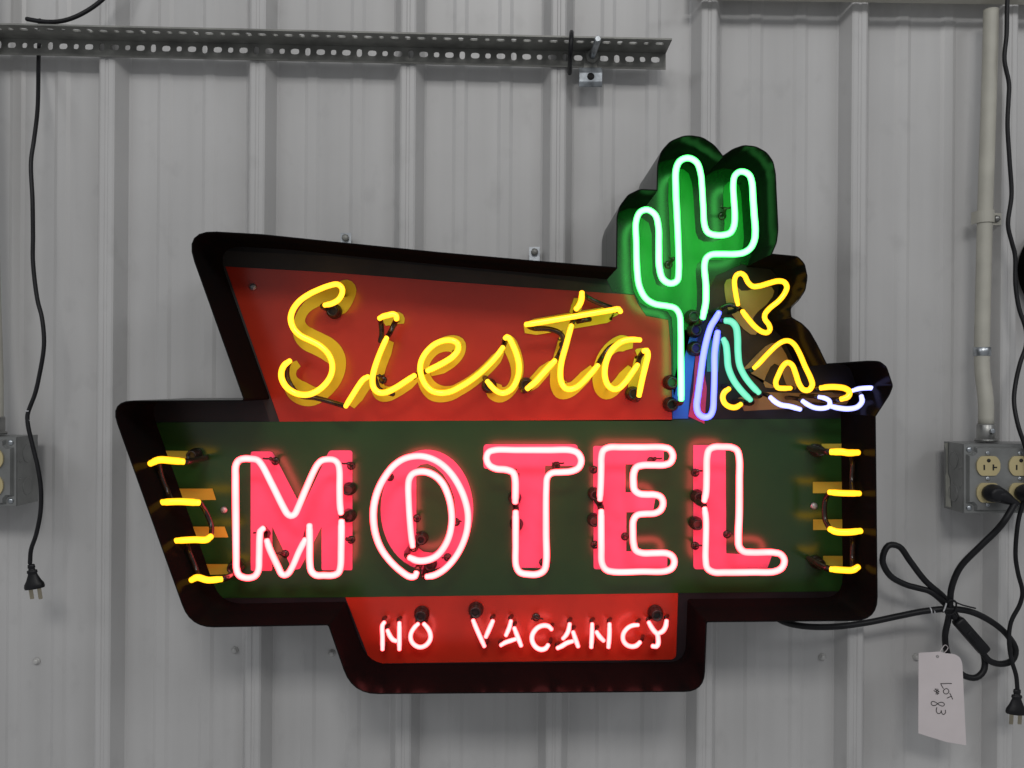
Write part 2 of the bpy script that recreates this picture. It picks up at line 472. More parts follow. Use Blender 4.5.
pe = Z(*ZE, [(63, 76), (402, 79), (402, 165), (218, 165), (218, 299), (367, 299), (350, 393), (222, 395), (222, 582), (420, 585), (418, 662), (65, 669)])
link('painted_letter', sheet(round_poly(pe, [2.5, 1, 1, .3, .3, .5, .5, .3, .3, .5, 1, 3]), S2), 'pink_paint', gr, 'coral painted letter E')
pl = Z(*ZL, [(63, 72), (219, 72), (222, 592), (442, 602), (420, 663), (64, 669)])
link('painted_letter', sheet(round_poly(pl, [.5, .5, .5, .5, .8, 4]), S2), 'pink_paint', gr, 'coral painted letter L')
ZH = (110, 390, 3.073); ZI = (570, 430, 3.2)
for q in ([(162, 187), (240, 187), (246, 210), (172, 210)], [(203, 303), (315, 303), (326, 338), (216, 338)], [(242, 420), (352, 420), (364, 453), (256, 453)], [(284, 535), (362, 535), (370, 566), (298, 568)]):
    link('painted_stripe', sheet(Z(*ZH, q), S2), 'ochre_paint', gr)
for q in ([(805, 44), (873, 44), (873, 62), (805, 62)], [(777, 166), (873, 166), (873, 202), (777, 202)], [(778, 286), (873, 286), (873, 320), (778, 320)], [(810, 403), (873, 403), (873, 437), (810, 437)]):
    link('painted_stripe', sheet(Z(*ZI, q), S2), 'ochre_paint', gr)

# ---- neon tubes (traced at the depth of the tubes)
OM, OS, OC, OV, OD = 0.138, 0.143, 0.142, 0.112, 0.160       # off-wall distance of the letter, script, cactus and small-text tubes
ZA = (270, 270, 5.119); ZB = (410, 280, 5.907); ZC_ = (510, 280, 5.907); ZF = (680, 260, 4.8); ZG = (740, 240, 4.04)
ZD = (600, 130, 5.12); ZE2 = (620, 180, 3.2); ZJ = (370, 600, 6.4); ZK = (520, 600, 6.4)

def px_r(rpx, off): return rpx * (D - off) / F

def tube(bm, pts, off, rpx, wob=0.0006):
    p3 = [W(a, b, off + random.uniform(-wob, wob)) for a, b in pts]
    path = spline(p3)
    ph = [random.uniform(0, 6.28) for _ in range(3)]
    n = len(path)
    rr = [px_r(rpx, off) * (1 + .035 * math.sin(i * .11 + ph[0]) + .025 * math.sin(i * .037 + ph[1]) - (.10 if min(i, n - 1 - i) < 2 else 0)) for i in range(n)]
    sweep(bm, path, rr, 12)
    return path

def stub(bm, path, at_start, off, rpx, reach=0.006, drop=None):
    """blacked-out glass bending from a tube end back toward the panel"""
    e = path[0] if at_start else path[-1]
    n = path[1] if at_start else path[-2]
    t = (e - n).normalized()
    h = off - PANEL
    r = px_r(rpx * 0.94, off)
    back = Vector((0, 1, 0))
    pts = [e - t * .002 + back * .0006, e + t * .003 + back * .003, e + t * reach + back * (h * .3), e + t * (reach * 1.05) + back * (h * .65), e + t * reach + back * (h * .92)]
    sweep(bm, spline(pts, .003), r, 10)

def neon_part(name, label, mat, segs, off, rpx, stubs=None, extra=(), extra_r=None):
    """segs: list of pixel polylines (the longest is the part, the others its sub-parts); extra: blocked-out jumpers"""
    order = sorted(range(len(segs)), key=lambda i: -sum(math.dist(segs[i][k], segs[i][k + 1]) for k in range(len(segs[i]) - 1)))
    o = None
    for i in order:
        bm = bmesh.new()
        path = tube(bm, segs[i], off, rpx)
        if o is None: o = link(name, bm, mat, sign, label, True)
        else: link('tube_stroke', bm, mat, o, None, True)
        for st in (True, False):
            if stubs is None or (i, st) in stubs:
                sb = bmesh.new(); stub(sb, path, st, off, rpx)
                link('blacked_out_tube', sb, 'blockout', o, None, True)
    for e in extra:
        sb = bmesh.new()
        sweep(sb, spline([W(a, b, o_) for a, b, o_ in e], .003), px_r(extra_r or rpx * .9, off), 10)
        link('blacked_out_tube', sb, 'blockout', o, None, True)
    return o

H = 0.62
def ex(zz, pts, offs):
    q = Z(*zz, pts)
    return [(a, b, o) for (a, b), o in zip(q, offs)]

m_segs = [Z(*ZM, [(619, 374), (614, 330), (612, 250), (611, 150), (602, 118), (585, 103), (555, 99), (522, 105), (500, 125), (480, 160), (440, 250), (400, 345), (382, 380), (364, 388), (345, 378), (325, 345), (265, 225), (212, 125), (190, 102), (155, 96), (120, 96), (95, 106), (81, 130), (79, 200), (81, 400), (83, 600), (85, 660), (98, 692), (138, 706), (178, 697), (196, 668), (200, 600), (203, 500), (208, 465), (222, 452)]),
          Z(*ZM, [(240, 515), (255, 560), (300, 655), (315, 685), (330, 691), (348, 684), (370, 650), (405, 570), (436, 510)]),
          Z(*ZM, [(458, 437), (459, 520), (460, 630), (468, 672), (492, 692), (530, 693), (580, 692), (607, 678), (617, 645), (620, 560), (622, 415)])]
neon_part('neon_letter', 'glowing red tube letter M', 'red_neon', m_segs, OM, 3.5, stubs={(0, True), (2, False)},
          extra=[ex(ZM, [(222, 452), (236, 470), (240, 515)], [OM - .001, OM - .02, OM - .001]), ex(ZM, [(436, 510), (445, 480), (458, 437)], [OM - .001, OM - .016, OM - .001])])
o_segs = [Z(*ZO, [(290, 678), (282, 697), (255, 700), (205, 668), (150, 615), (105, 550), (78, 475), (68, 390), (74, 320), (95, 250), (130, 185), (175, 130), (230, 95), (300, 82), (360, 93), (415, 122), (465, 170), (510, 240), (540, 315), (553, 385), (547, 465), (520, 545), (480, 612), (430, 664), (380, 693), (342, 700)]),
          Z(*ZO, [(270, 545), (262, 490), (254, 400), (249, 310), (247, 240), (252, 200), (270, 173), (305, 162), (345, 165), (390, 187), (425, 225), (452, 285), (467, 350), (470, 420), (458, 490), (430, 550), (390, 595), (345, 615), (295, 618), (254, 602)])]
neon_part('neon_letter', 'glowing red tube letter O', 'red_neon', o_segs, OM, 3.5)
t_segs = [Z(*ZT, [(690, 284), (691, 240), (690, 195), (682, 168), (655, 156), (615, 152), (588, 138), (577, 112), (585, 88), (610, 79), (700, 79), (820, 79), (910, 80), (937, 92), (950, 120), (940, 148), (912, 162), (870, 166), (835, 169), (817, 185), (812, 230), (811, 400), (812, 520), (804, 552), (780, 567), (740, 568), (708, 560), (694, 535), (692, 450), (692, 322)])]
neon_part('neon_letter', 'glowing red tube letter T', 'red_neon', t_segs, OM, 3.5)
e_segs = [Z(*ZE, [(96, 334), (100, 260), (102, 180), (103, 130), (112, 98), (140, 84), (200, 83), (300, 83), (395, 83), (430, 92), (446, 122), (435, 155), (405, 167), (350, 168), (300, 169), (272, 178), (258, 205), (256, 250), (262, 288), (285, 306), (320, 310), (360, 311), (388, 322), (399, 350), (388, 383), (360, 399), (310, 402), (275, 408), (257, 432), (254, 490), (257, 545), (268, 578), (300, 591), (360, 591), (415, 592), (442, 605), (453, 632), (442, 662), (410, 677), (300, 679), (160, 680), (125, 670), (106, 640), (103, 560), (102, 470), (102, 388)])]
neon_part('neon_letter', 'glowing red tube letter E', 'red_neon', e_segs, OM, 3.5)
l_segs = [Z(*ZL, [(117, 340), (125, 300), (128, 220), (130, 130), (140, 95), (166, 82), (205, 81), (245, 83), (273, 97), (284, 132), (285, 240), (284, 400), (280, 520), (284, 560), (305, 583), (350, 588), (450, 588), (485, 598), (501, 625), (490, 660), (455, 679), (350, 682), (220, 683), (160, 681), (131, 662), (123, 620), (124, 540), (125, 430), (118, 376)])]
neon_part('neon_letter', 'glowing red tube letter L', 'red_neon', l_segs, OM, 3.5)

# script lettering: tubes, with the painted strokes on the panel straight behind them
s_S = Z(*ZA, [(280, 180), (318, 171), (350, 152), (369, 120), (368, 92), (345, 73), (300, 81), (250, 100), (200, 124), (150, 160), (117, 205), (106, 250), (120, 298), (155, 335), (205, 360), (255, 387), (295, 425), (316, 470), (318, 515), (304, 555), (270, 597), (225, 628), (180, 639), (130, 630), (85, 600), (60, 555), (60, 515), (75, 485), (102, 465)])
s_i = [Z(*ZA, [(560, 248), (578, 238), (605, 231), (632, 226), (646, 236), (648, 252)]), Z(*ZA, [(502, 546), (478, 560), (455, 590), (420, 645), (387, 698)]), Z(*ZA, [(598, 346), (580, 385), (555, 445), (532, 515), (524, 565), (532, 605), (555, 626), (590, 627), (640, 605), (690, 573), (740, 540)])]
s_e = [Z(*ZB, [(104, 536), (150, 514), (205, 485), (255, 450), (284, 410), (281, 376), (252, 358), (205, 357), (150, 377), (105, 415), (72, 465), (60, 515), (68, 570), (92, 620), (130, 655), (180, 667), (240, 659), (295, 632), (355, 595), (420, 544), (480, 486), (520, 440), (549, 397)])]
s_s = [Z(*ZB, [(562, 345), (572, 336), (588, 347), (608, 385), (630, 440), (643, 500), (640, 560), (620, 615), (590, 652), (550, 668), (515, 658), (485, 632), (456, 597)])]
s_t = [Z(*ZB, [(692, 642), (738, 604), (800, 535), (856, 476)]), Z(*ZC_, [(363, 268), (350, 315), (328, 395), (306, 475), (297, 545), (302, 600), (325, 638), (355, 645), (395, 632), (450, 583), (520, 503)]), Z(*ZC_, [(425, 74), (421, 120), (408, 150), (390, 172)]), Z(*ZC_, [(95, 263), (200, 246), (300, 229), (400, 212), (500, 195), (600, 178), (642, 172), (653, 188)])]
s_a = [Z(*ZC_, [(768, 354), (710, 352), (665, 362), (620, 393), (585, 440), (564, 500), (560, 565), (578, 620), (612, 645), (645, 638), (680, 605), (720, 550), (754, 500)]), Z(*ZC_, [(790, 420), (806, 416), (814, 440), (802, 500), (785, 570), (770, 640), (762, 684)])]
RS = 3.0
neon_part('neon_letter', 'glowing yellow tube letter S', 'yellow_neon', [s_S], OS, RS, stubs={(0, True)},
          extra=[ex(ZA, [(102, 465), (88, 500), (92, 560), (150, 640), (235, 655), (320, 678), (385, 697)], [OS - .001, OS - .012, OS - .022, OS - .022, OS - .018, OS - .012, OS - .001])])
neon_part('neon_letter', 'glowing yellow tube letter i', 'yellow_neon', s_i, OS, RS, stubs=set(),
          extra=[ex(ZA, [(560, 248), (568, 270), (572, 330), (565, 365)], [OS - .002, OS - .014, OS - .02, OS - .02]), ex(ZA, [(648, 252), (636, 275), (615, 320), (600, 345)], [OS - .002, OS - .014, OS - .012, OS - .001]),
                 ex(ZA, [(502, 546), (530, 540), (560, 610), (630, 635)], [OS - .002, OS - .02, OS - .03, OS - .03])])
neon_part('neon_letter', 'glowing yellow tube letter e', 'yellow_neon', s_e, OS, RS, stubs=set(),
          extra=[ex(ZB, [(20, 575), (45, 558), (75, 548), (104, 536)], [OS - .001, OS - .013, OS - .013, OS - .001]), ex(ZB, [(549, 397), (556, 375), (562, 345)], [OS - .001, OS - .016, OS - .001])])
neon_part('neon_letter', 'glowing yellow tube letter s', 'yellow_neon', s_s, OS, RS, stubs={(0, False)})
neon_part('neon_letter', 'glowing yellow tube letter t', 'yellow_neon', s_t, OS, RS, stubs={(0, True)},
          extra=[ex(ZC_, [(95, 263), (140, 285), (230, 290), (300, 318), (318, 370), (290, 440), (268, 478)], [OS - .001, OS - .018, OS - .02, OS - .02, OS - .02, OS - .018, OS - .001]),
                 ex(ZC_, [(425, 74), (455, 102), (520, 135), (600, 165), (653, 188)], [OS - .001, OS - .018, OS - .022, OS - .018, OS - .001]),
                 ex(ZC_, [(390, 172), (378, 220), (363, 268)], [OS - .001, OS - .016, OS - .001]),
                 ex(ZC_, [(400, 245), (430, 238), (470, 232)], [OS - .03, OS - .022, OS - .03])])
neon_part('neon_letter', 'glowing yellow tube letter a', 'yellow_neon', s_a, OS, RS, stubs={(1, False)},
          extra=[ex(ZC_, [(520, 503), (545, 455), (590, 400), (640, 375)], [OS - .001, OS - .016, OS - .02, OS - .02]), ex(ZC_, [(754, 500), (766, 455), (790, 420)], [OS - .001, OS - .016, OS - .001])])

def ribbon(segs, off_src, w0, w1, pen=R(62)):
    """brush strokes on the panel: broad where the stroke runs down, thin where it runs up"""
    bm = bmesh.new()
    for s in segs:
        path = spline([W(a - 1.4, b + 1.6, off_src) for a, b in s], .003)
        n = len(path)
        L, Rr = [], []
        for i in range(n):
            t = (path[min(n - 1, i + 1)] - path[max(0, i - 1)]).normalized()
            nn = Vector((-t.z, 0, t.x))
            ends = min(1, .55 + .45 * min(i, n - 1 - i) / 6)
            wd = px_r(w0 + w1 * abs(math.sin(math.atan2(t.z, t.x) - pen)) ** 2.2 * (1 if True else 0), PANEL) * ends
            c = Vector((path[i].x, -0, path[i].z))
            L.append(c + nn * wd * .5); Rr.append(c - nn * wd * .5)
        k = ribbon.layer
        for arr in (L, Rr):
            for v in arr: v.y = -(S2 + k * .00012)
        a = [bm.verts.new(v) for v in L]; b = [bm.verts.new(v) for v in Rr]
        for i in range(n - 1):
            bm.faces.new((a[i], a[i + 1], b[i + 1], b[i]))
        ribbon.layer += 1
    for f in bm.faces:
        f.normal_update()
    return bm
ribbon.layer = 0
for segs, lab, w0, w1 in (([s_S], 'S', 10, 13), (s_i, 'i', 11, 6), (s_e, 'e', 11, 7), (s_s, 's', 11, 7), (s_t, 't', 12, 7), (s_a, 'a', 12, 7)):
    link('painted_letter', ribbon(segs, OS, w0, w1), 'mustard_paint', red_top, 'mustard painted script letter ' + lab)

# cactus
cact = Z(*ZE2, [(265, 441), (268, 425), (274, 395), (275, 340)]) + Z(*ZD, [(535, 690), (545, 655), (570, 638), (620, 635), (690, 635), (735, 628), (770, 605), (790, 565), (795, 515), (789, 430), (783, 340), (778, 270), (765, 232), (740, 215), (712, 215), (690, 235), (682, 280), (685, 350), (690, 430), (686, 490), (668, 525), (630, 538), (580, 536), (550, 522), (535, 485), (529, 400), (523, 300), (516, 225), (498, 170), (470, 148), (440, 144), (408, 160), (390, 200), (388, 300), (394, 430), (400, 560), (403, 660), (403, 715)]) + \
    Z(*ZE2, [(183, 322), (162, 331), (138, 318), (126, 280), (124, 210), (123, 150), (113, 112), (88, 95), (65, 102), (52, 130), (52, 200), (55, 290), (62, 340), (82, 378), (110, 396), (150, 403), (176, 410), (190, 430), (194, 480), (195, 580), (196, 660), (196, 702)])
neon_part('cactus_tube', 'glowing pale green tube outlining a three-armed cactus', 'green_neon', [cact], OC, 3.2)
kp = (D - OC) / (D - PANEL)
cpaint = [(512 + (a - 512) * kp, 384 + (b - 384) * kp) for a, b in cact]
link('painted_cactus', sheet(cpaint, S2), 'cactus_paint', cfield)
# sleeping figure under a wide hat
hat = Z(*ZF, [(278, 215), (270, 175), (263, 130), (262, 95), (272, 72), (292, 64), (310, 75), (325, 105), (348, 126), (380, 125), (425, 112), (470, 101), (500, 106), (513, 128), (505, 155), (475, 195), (430, 232), (407, 262), (408, 285), (425, 308), (432, 332), (420, 348), (395, 345), (360, 320), (325, 280), (300, 246)])
neon_part('hat_tube', 'glowing yellow tube outlining a wide pointed hat', 'amber_neon', [hat], OC, 2.7, stubs={(0, True)},
          extra=[ex(ZF, [(300, 246), (280, 232), (240, 215), (190, 235), (160, 260)], [OC - .002, OC - .015, OC - .022, OC - .03, OC - .045])])
knee = Z(*ZF, [(355, 519), (380, 495), (425, 447), (470, 405), (500, 389), (525, 389), (548, 405), (572, 445), (600, 510), (628, 570), (635, 600), (618, 624), (592, 622), (572, 595), (555, 545), (537, 503), (515, 492), (495, 508), (473, 550), (459, 590), (468, 612), (495, 616), (530, 615)])
neon_part('leg_tube', 'glowing yellow tube outlining bent knees', 'amber_neon', [knee], OC, 2.7)
neon_part('hand_tube', 'small yellow tube hook low beside the poncho', 'amber_neon', [Z(*ZF, [(235, 618), (213, 635), (205, 660), (215, 688), (240, 705), (268, 707), (292, 692)])], OC, 2.9)
neon_part('foot_tube', 'small yellow tube hook above the white squiggle', 'amber_neon', [Z(*ZG, [(325, 598), (355, 594), (390, 594), (425, 600), (442, 613), (436, 633), (408, 643)])], OC, 2.9)
neon_part('poncho_tube', 'long pale blue tube loop of the poncho edge', 'blue_neon', [Z(*ZF, [(187, 253), (172, 280), (150, 315), (130, 375), (112, 460), (98, 560), (86, 650), (80, 700), (88, 735), (112, 753), (140, 750), (156, 725), (162, 650), (165, 550), (166, 450), (175, 380), (181, 345)])], OC, 3.3)
neon_part('poncho_fold_tube', 'two short mint green curved tubes of the poncho folds', 'mint_neon', [Z(*ZF, [(208, 380), (220, 405), (226, 450), (232, 515), (256, 575), (295, 628), (338, 672)]), Z(*ZF, [(218, 291), (245, 295), (268, 320), (276, 370), (278, 440), (286, 505), (312, 560), (345, 603), (378, 637)])], OC, 3.4)
neon_part('sandal_tube', 'white squiggle tube of sandals along the ground', 'white_neon', [Z(*ZG, [(122, 635), (140, 652), (165, 666), (200, 672), (243, 684)]), Z(*ZG, [(252, 650), (272, 664), (300, 677), (335, 680), (360, 672), (362, 652), (345, 640), (318, 634)]), Z(*ZG, [(368, 672), (400, 679), (440, 682), (475, 674), (493, 652), (490, 630)]), Z(*ZG, [(456, 608), (480, 601), (510, 598), (535, 599), (541, 606)])], OC, 2.5)
def drop(seg): return [(512 + (a - 512) * kp, 384 + (b - 384) * kp) for a, b in seg]
link('painted_hat', sheet(drop(hat), S2), 'tan_paint', backing)
link('painted_leg', sheet(drop(knee), S2), 'tan_paint', backing)
link('painted_ground', sheet([(744, 411), (738, 398), (760, 392), (800, 393), (846, 392), (850, 404), (782, 409)], PANEL + S1), 'tan_paint', backing)
ZP = (680, 300, 6.14)
link('painted_poncho_and_glow', sheet([(684, 330), (698, 328), (695, 356), (690, 392), (688, 418.6), (672.6, 418.8), (672.2, 388), (678, 362)], S2), 'blue_glow_paint', backing, 'blue tube glow painted as a strip beside the poncho')  # blue neon glow on the panel, put into the colour of this strip
link('painted_poncho_and_glow', sheet(Z(*ZP, [(95, 345), (130, 340), (165, 540), (150, 760), (52, 715), (80, 560)]), S2), 'poncho_paint', backing, 'rose painted poncho edge')
link('painted_poncho_and_glow', sheet(Z(*ZP, [(165, 240), (225, 180), (250, 260), (235, 440), (165, 440)]), S2), 'teal_paint', backing, 'teal painted poncho fold')

# dashes left and right of the big word
for k, s in enumerate(([(124, 226), (150, 215), (190, 217), (226, 220)], [(160, 345), (215, 343), (272, 346)], [(203, 463), (260, 460), (296, 460), (310, 450)], [(250, 584), (268, 576), (300, 584), (343, 581)])):
    e_ = [[ex(ZH, [(150, 225), (160, 270), (180, 320), (190, 343)], [OD - .012, OD - .02, OD - .02, OD - .006])], [ex(ZH, [(278, 347), (295, 375), (312, 420), (310, 450)], [OD - .002, OD - .014, OD - .014, OD - .002])], [ex(ZH, [(232, 462), (245, 500), (268, 560), (268, 576)], [OD - .006, OD - .02, OD - .02, OD - .004])], []][k]
    neon_part('neon_dash', None, 'amber_neon', [Z(*ZH, s)], OD, 3.45, stubs=({(0, False)} if k in (0, 3) else set()), extra=e_, extra_r=2.6)
for k, s in enumerate(([(835, 70), (870, 70), (890, 73), (922, 72)], [(830, 199), (870, 202), (926, 203)], [(832, 317), (850, 325), (890, 327), (930, 323)], [(834, 445), (870, 448), (905, 448), (922, 438)])):
    e_ = [[ex(ZI, [(900, 75), (904, 110), (902, 160), (905, 200)], [OD - .006, OD - .018, OD - .018, OD - .006])], [ex(ZI, [(830, 199), (816, 225), (816, 285), (832, 317)], [OD - .002, OD - .014, OD - .014, OD - .002])], [ex(ZI, [(902, 328), (905, 360), (903, 410), (905, 445)], [OD - .006, OD - .018, OD - .018, OD - .006])], []][k]
    neon_part('neon_dash', None, 'amber_neon', [Z(*ZI, s)], OD, 3.35, stubs=({(0, True)} if k in (0, 3) else set()), extra=e_, extra_r=2.6)

# small lettering
small = [
    ('N', [Z(*ZJ, [(92, 143), (80, 160), (80, 240), (80, 316)]), Z(*ZJ, [(112, 195), (128, 230), (148, 255), (166, 262)]), Z(*ZJ, [(188, 146), (188, 230), (188, 316)])]),
    ('O', [Z(*ZJ, [(308, 153), (285, 175), (262, 215), (262, 255), (285, 288), (322, 302), (360, 288), (386, 250), (384, 210), (365, 175), (345, 153)])]),
    ('V', [Z(*ZJ, [(660, 130), (675, 168), (700, 225), (732, 296)]), Z(*ZJ, [(786, 134), (765, 182), (741, 236)])]),
    ('A', [Z(*ZJ, [(902, 134), (892, 175), (870, 226)]), Z(*ZJ, [(924, 180), (945, 235), (967, 292)]), Z(*ZJ, [(837, 290), (862, 274), (895, 262), (932, 250)])]),
    ('C', [Z(*ZK, [(202, 188), (182, 168), (150, 163), (112, 178), (80, 220), (78, 262), (100, 300), (135, 317), (166, 308), (180, 288)])]),
    ('A', [Z(*ZK, [(318, 153), (310, 195), (295, 225), (275, 247)]), Z(*ZK, [(340, 205), (355, 250), (372, 297)]), Z(*ZK, [(240, 308), (268, 295), (300, 275), (336, 264)])]),
    ('N', [Z(*ZK, [(462, 153), (460, 230), (456, 302)]), Z(*ZK, [(490, 205), (510, 235), (535, 260)]), Z(*ZK, [(573, 153), (572, 230), (566, 302)])]),
    ('C', [Z(*ZK, [(756, 160), (720, 163), (688, 180), (662, 215), (660, 255), (680, 285), (715, 298), (745, 292), (768, 270)])]),
    ('Y', [Z(*ZK, [(824, 143), (842, 175), (862, 202), (878, 217), (884, 245), (884, 280), (872, 297), (848, 295)]), Z(*ZK, [(938, 133), (932, 168), (915, 198), (880, 217)])]),
]
for ch, segs in small:
    neon_part('neon_letter', 'small pinkish white tube letter ' + ch + (' of the first word' if ch == 'O' else ''), 'small_red_neon', segs, OV, 2.45, extra=[[(s[-1][0], s[-1][1], OV - .002), (s[-1][0] + 2, s[-1][1] - 3, OV - .012), (s[-1][0] + 3, s[-1][1] - 6, PANEL + .002)] for s in segs[:1]] + [[(s[0][0], s[0][1], OV - .002), (s[0][0] - 1, s[0][1] - 3, OV - .012), (s[0][0] + 1, s[0][1] - 5, PANEL + .002)] for s in segs], stubs=set(), extra_r=2.0)

# black boots where the tubes pass through the panel
boots = Z(*ZH, [(265, 198), (388, 540)]) + Z(*ZI, [(787, 65), (787, 422)]) + Z(*ZM, [(665, 248), (665, 385)]) + Z(*ZO, [(318, 500), (362, 632)]) + Z(*ZT, [(688, 266), (695, 370)]) + Z(*ZE, [(68, 305), (65, 430)]) + Z(*ZL, [(80, 315), (73, 445)])
bigboots = Z(*ZA, [(332, 213)]) + Z(*ZB, [(468, 625), (685, 620)]) + Z(*ZC_, [(722, 672)]) + Z(*ZE2, [(160, 718), (160, 648), (228, 440), (236, 482), (236, 540)]) + [(422, 613), (476, 609), (655, 612)]
def boot(px, py, r):
    bm = bmesh.new()
    p = W(px, py, PANEL + .0012)
    rr = px_r(r, PANEL)
    lathe(bm, p, (0, -1, 0), [(0, rr * 1.0), (.004, rr * 1.0), (.006, rr * .92), (.007, rr * .95), (.010, rr * .95), (.0115, rr * .85), (.019, rr * .80), (.022, rr * .74), (.0225, rr * .52), (.016, rr * .45)], 18)
    return link('electrode_boot', bm, 'boot', sign)
for a, b in boots: boot(a, b, 6.6)
for a, b in bigboots: boot(a, b, 7.6)
# small tube standoffs
stand = Z(*ZM, [(285, 108), (672, 132), (335, 582), (672, 510), (240, 478)]) + Z(*ZO, [(155, 190), (292, 400), (492, 420), (450, 600)]) + Z(*ZT, [(850, 140), (690, 180), (800, 520)]) + Z(*ZE, [(65, 190), (70, 550), (215, 510), (340, 148)]) + Z(*ZL, [(72, 205), (72, 555), (225, 500)]) + Z(*ZD, [(625, 440), (350, 690)]) + [(536, 617), (563, 345), (383, 380)]
for a, b in stand:
    bm = bmesh.new()
    p = W(a, b, PANEL + .0012)
    ang = random.uniform(-.6, .6)
    q = p + Vector((.006 * math.sin(ang), -.028, .006 * math.cos(ang)))
    sweep(bm, spline([p, p + Vector((0, -.012, .001)), q], .003), .0026, 8)
    lathe(bm, p, (0, -1, 0), [(0, .006), (.002, .006), (.003, .004), (.003, 0)], 10)
    for s in (-1, 1):
        sweep(bm, spline([q, q + Vector((s * .006, -.003, 0)), q + Vector((s * .0075, -.010, .001))], .002), .0013, 6)
    link('tube_support', bm, 'blockout', sign)
for a, b in ((253, 287), (224, 510), (814, 506)):
    bm = bmesh.new()
    p = W(a, b, PANEL + .002)
    lathe(bm, p, (0, -1, 0), [(0, .0052), (.0012, .0050), (.0026, .0036), (.0031, .0015), (.0032, 0)], 14)
    box(bm, p + Vector((0, -.0032, 0)), (.005, .0006, .0009)); box(bm, p + Vector((0, -.0033, 0)), (.0009, .0006, .005))
    link('screw', bm, 'dull_zinc', sign)
# hanging tabs at the back of the top edge
for a, b in ((346, 241), (534.5, 255)):
    bm = bmesh.new()
    c = W(a, b, BACK + .003)
    fill(bm, [round_poly([(-.008, -.028), (.008, -.028), (.008, .012), (-.008, .012)], .004), [(.0032 * math.cos(t), .003 + .0032 * math.sin(t)) for t in [k * math.pi / 5 for k in range(10)]]], lambda u, v, w: c + Vector((u, -w, v)), .002)
    link('hanging_tab', bm, 'zinc', sign)
    bm = bmesh.new()
    lathe(bm, c + Vector((0, .012, .004)), (0, -1, 0), [(0, .003), (.016, .003), (.017, .0055), (.019, .0055), (.020, .003), (.0202, 0)], 8)
    link('screw', bm, 'dark_steel', sign)

# ================================================================== SLOTTED ANGLE ALONG THE TOP
ang = thing('slotted_angle', W(330, 60, .032), 'long dark slotted steel angle rail running across the top of the wall', 'steel rail')
def line_y(y0, px, slope=0.0215): return y0 + slope * px
A = W(-160, 54 - 160 * .0215 + .5, .032); B = W(665.5, 69.8, .032)      # lower edge of the upright leg
T2 = W(665.5, 52.5, .032)
ux = (B - A).normalized(); L = (B - A).length
hgt = T2.z - B.z
fd = 0.056                                                             # depth of the top leg
def oval(c, v, a, b, n=12): return [(c + a * math.copysign(abs(math.cos(t)) ** .75, math.cos(t)), v + b * math.copysign(abs(math.sin(t)) ** .75, math.sin(t))) for t in [2 * math.pi * k / n for k in range(n)]]
pitch = 12.86 * (D - .032) / F
bm = bmesh.new()
holes, n = [], 0
c = L - pitch * .8
kinds = [(.0066, .0046), (.0042, .0042), (.0066, .0046), (.0042, .0062)]
while c > .01:
    a, b = kinds[n % 4]; holes.append(oval(c, hgt * .55, a, b)); c -= pitch; n += 1
fill(bm, [[(0, 0), (L, 0), (L, hgt), (0, hgt)]] + holes, lambda u, v, w: A + ux * u + Vector((0, -w, v)), .0024)
link('upright_leg', bm, 'dark_steel', ang)
bm = bmesh.new()
holes, n = [], 0
c = L - pitch * .8
while c > .01:
    a, b = kinds[n % 4]; holes.append(oval(c, fd * .72, a, b)); c -= pitch; n += 1
fill(bm, [[(0, .0025), (L, .0025), (L, fd), (0, fd)]] + holes, lambda u, v, w: A + ux * u + Vector((0, -v, hgt - w)), .0024)
link('top_leg', bm, 'dark_steel', ang)

# bolt with nut and channel plate, strap round the rail
hb = thing('hanger_bolt', W(590, 60, .035), 'threaded zinc bolt with nut and square plate on the slotted rail', 'bolt')
bm = bmesh.new()
p0 = W(591.5, 58.5, .030)
tip = W(598, 38.5, .132)
ax = (tip - p0).normalized(); ln = (tip - p0).length
prof_ = []
h = 0.0
while h < ln - .002:
    prof_ += [(h, .0048), (h + .0009, .0041)]; h += .0018
prof_ += [(ln - .001, .0044), (ln, .0036)]
lathe(bm, p0, ax, prof_, 14)
link('threaded_rod', bm, 'zinc', hb)
bm = bmesh.new()
lathe(bm, p0 + ax * .006, ax, [(0, .0098), (.0012, .0105), (.0072, .0105), (.0084, .0095)], 6)
lathe(bm, p0 + ax * .0035, ax, [(0, .013), (.0022, .013)], 20)
link('nut', bm, 'dark_steel', hb)
bm = bmesh.new()
c = W(590.5, 77, .040)
w2, h2 = px_r(11.6, .04), px_r(9.6, .04)
secs = [(h2, .0), (h2 * .40, .0042), (h2 * .34, .0046), (-h2 * .60, .0046), (-h2, .0005), (-h2, -.003), (h2, -.003)]
ra = [bm.verts.new(c + Vector((-w2, -y_, z_))) for z_, y_ in secs]; rb = [bm.verts.new(c + Vector((w2, -y_, z_))) for z_, y_ in secs]
for i in range(len(secs)): bm.faces.new((ra[i], ra[(i + 1) % len(secs)], rb[(i + 1) % len(secs)], rb[i]))
bm.faces.new(ra); bm.faces.new(rb[::-1])
bmesh.ops.bevel(bm, geom=bm.edges[:], offset=.0006, segments=1, affect='EDGES')
pl_ = link('square_plate', bm, 'dull_zinc', hb)
bm = bmesh.new()
lathe(bm, c + Vector((0, -.0046, -h2 * .05)), (0, -1, 0), [(0, .0054), (.0005, .0054), (.0005, 0)], 18)
link('plate_hole', bm, 'slot', pl_)
bm = bmesh.new()
box(bm, c + Vector((0, .004, h2 + .008)), (w2 * 1.2, .003, .03), bev=.0006)
link('plate_hook', bm, 'dark_steel', hb)
bm = bmesh.new()
strap = [W(571.5, 35.5, .096), W(570.5, 52, .095), W(569.5, 71.5, .045), W(569.8, 72, .028), W(570.5, 48, .026), W(571.2, 36, .040)]
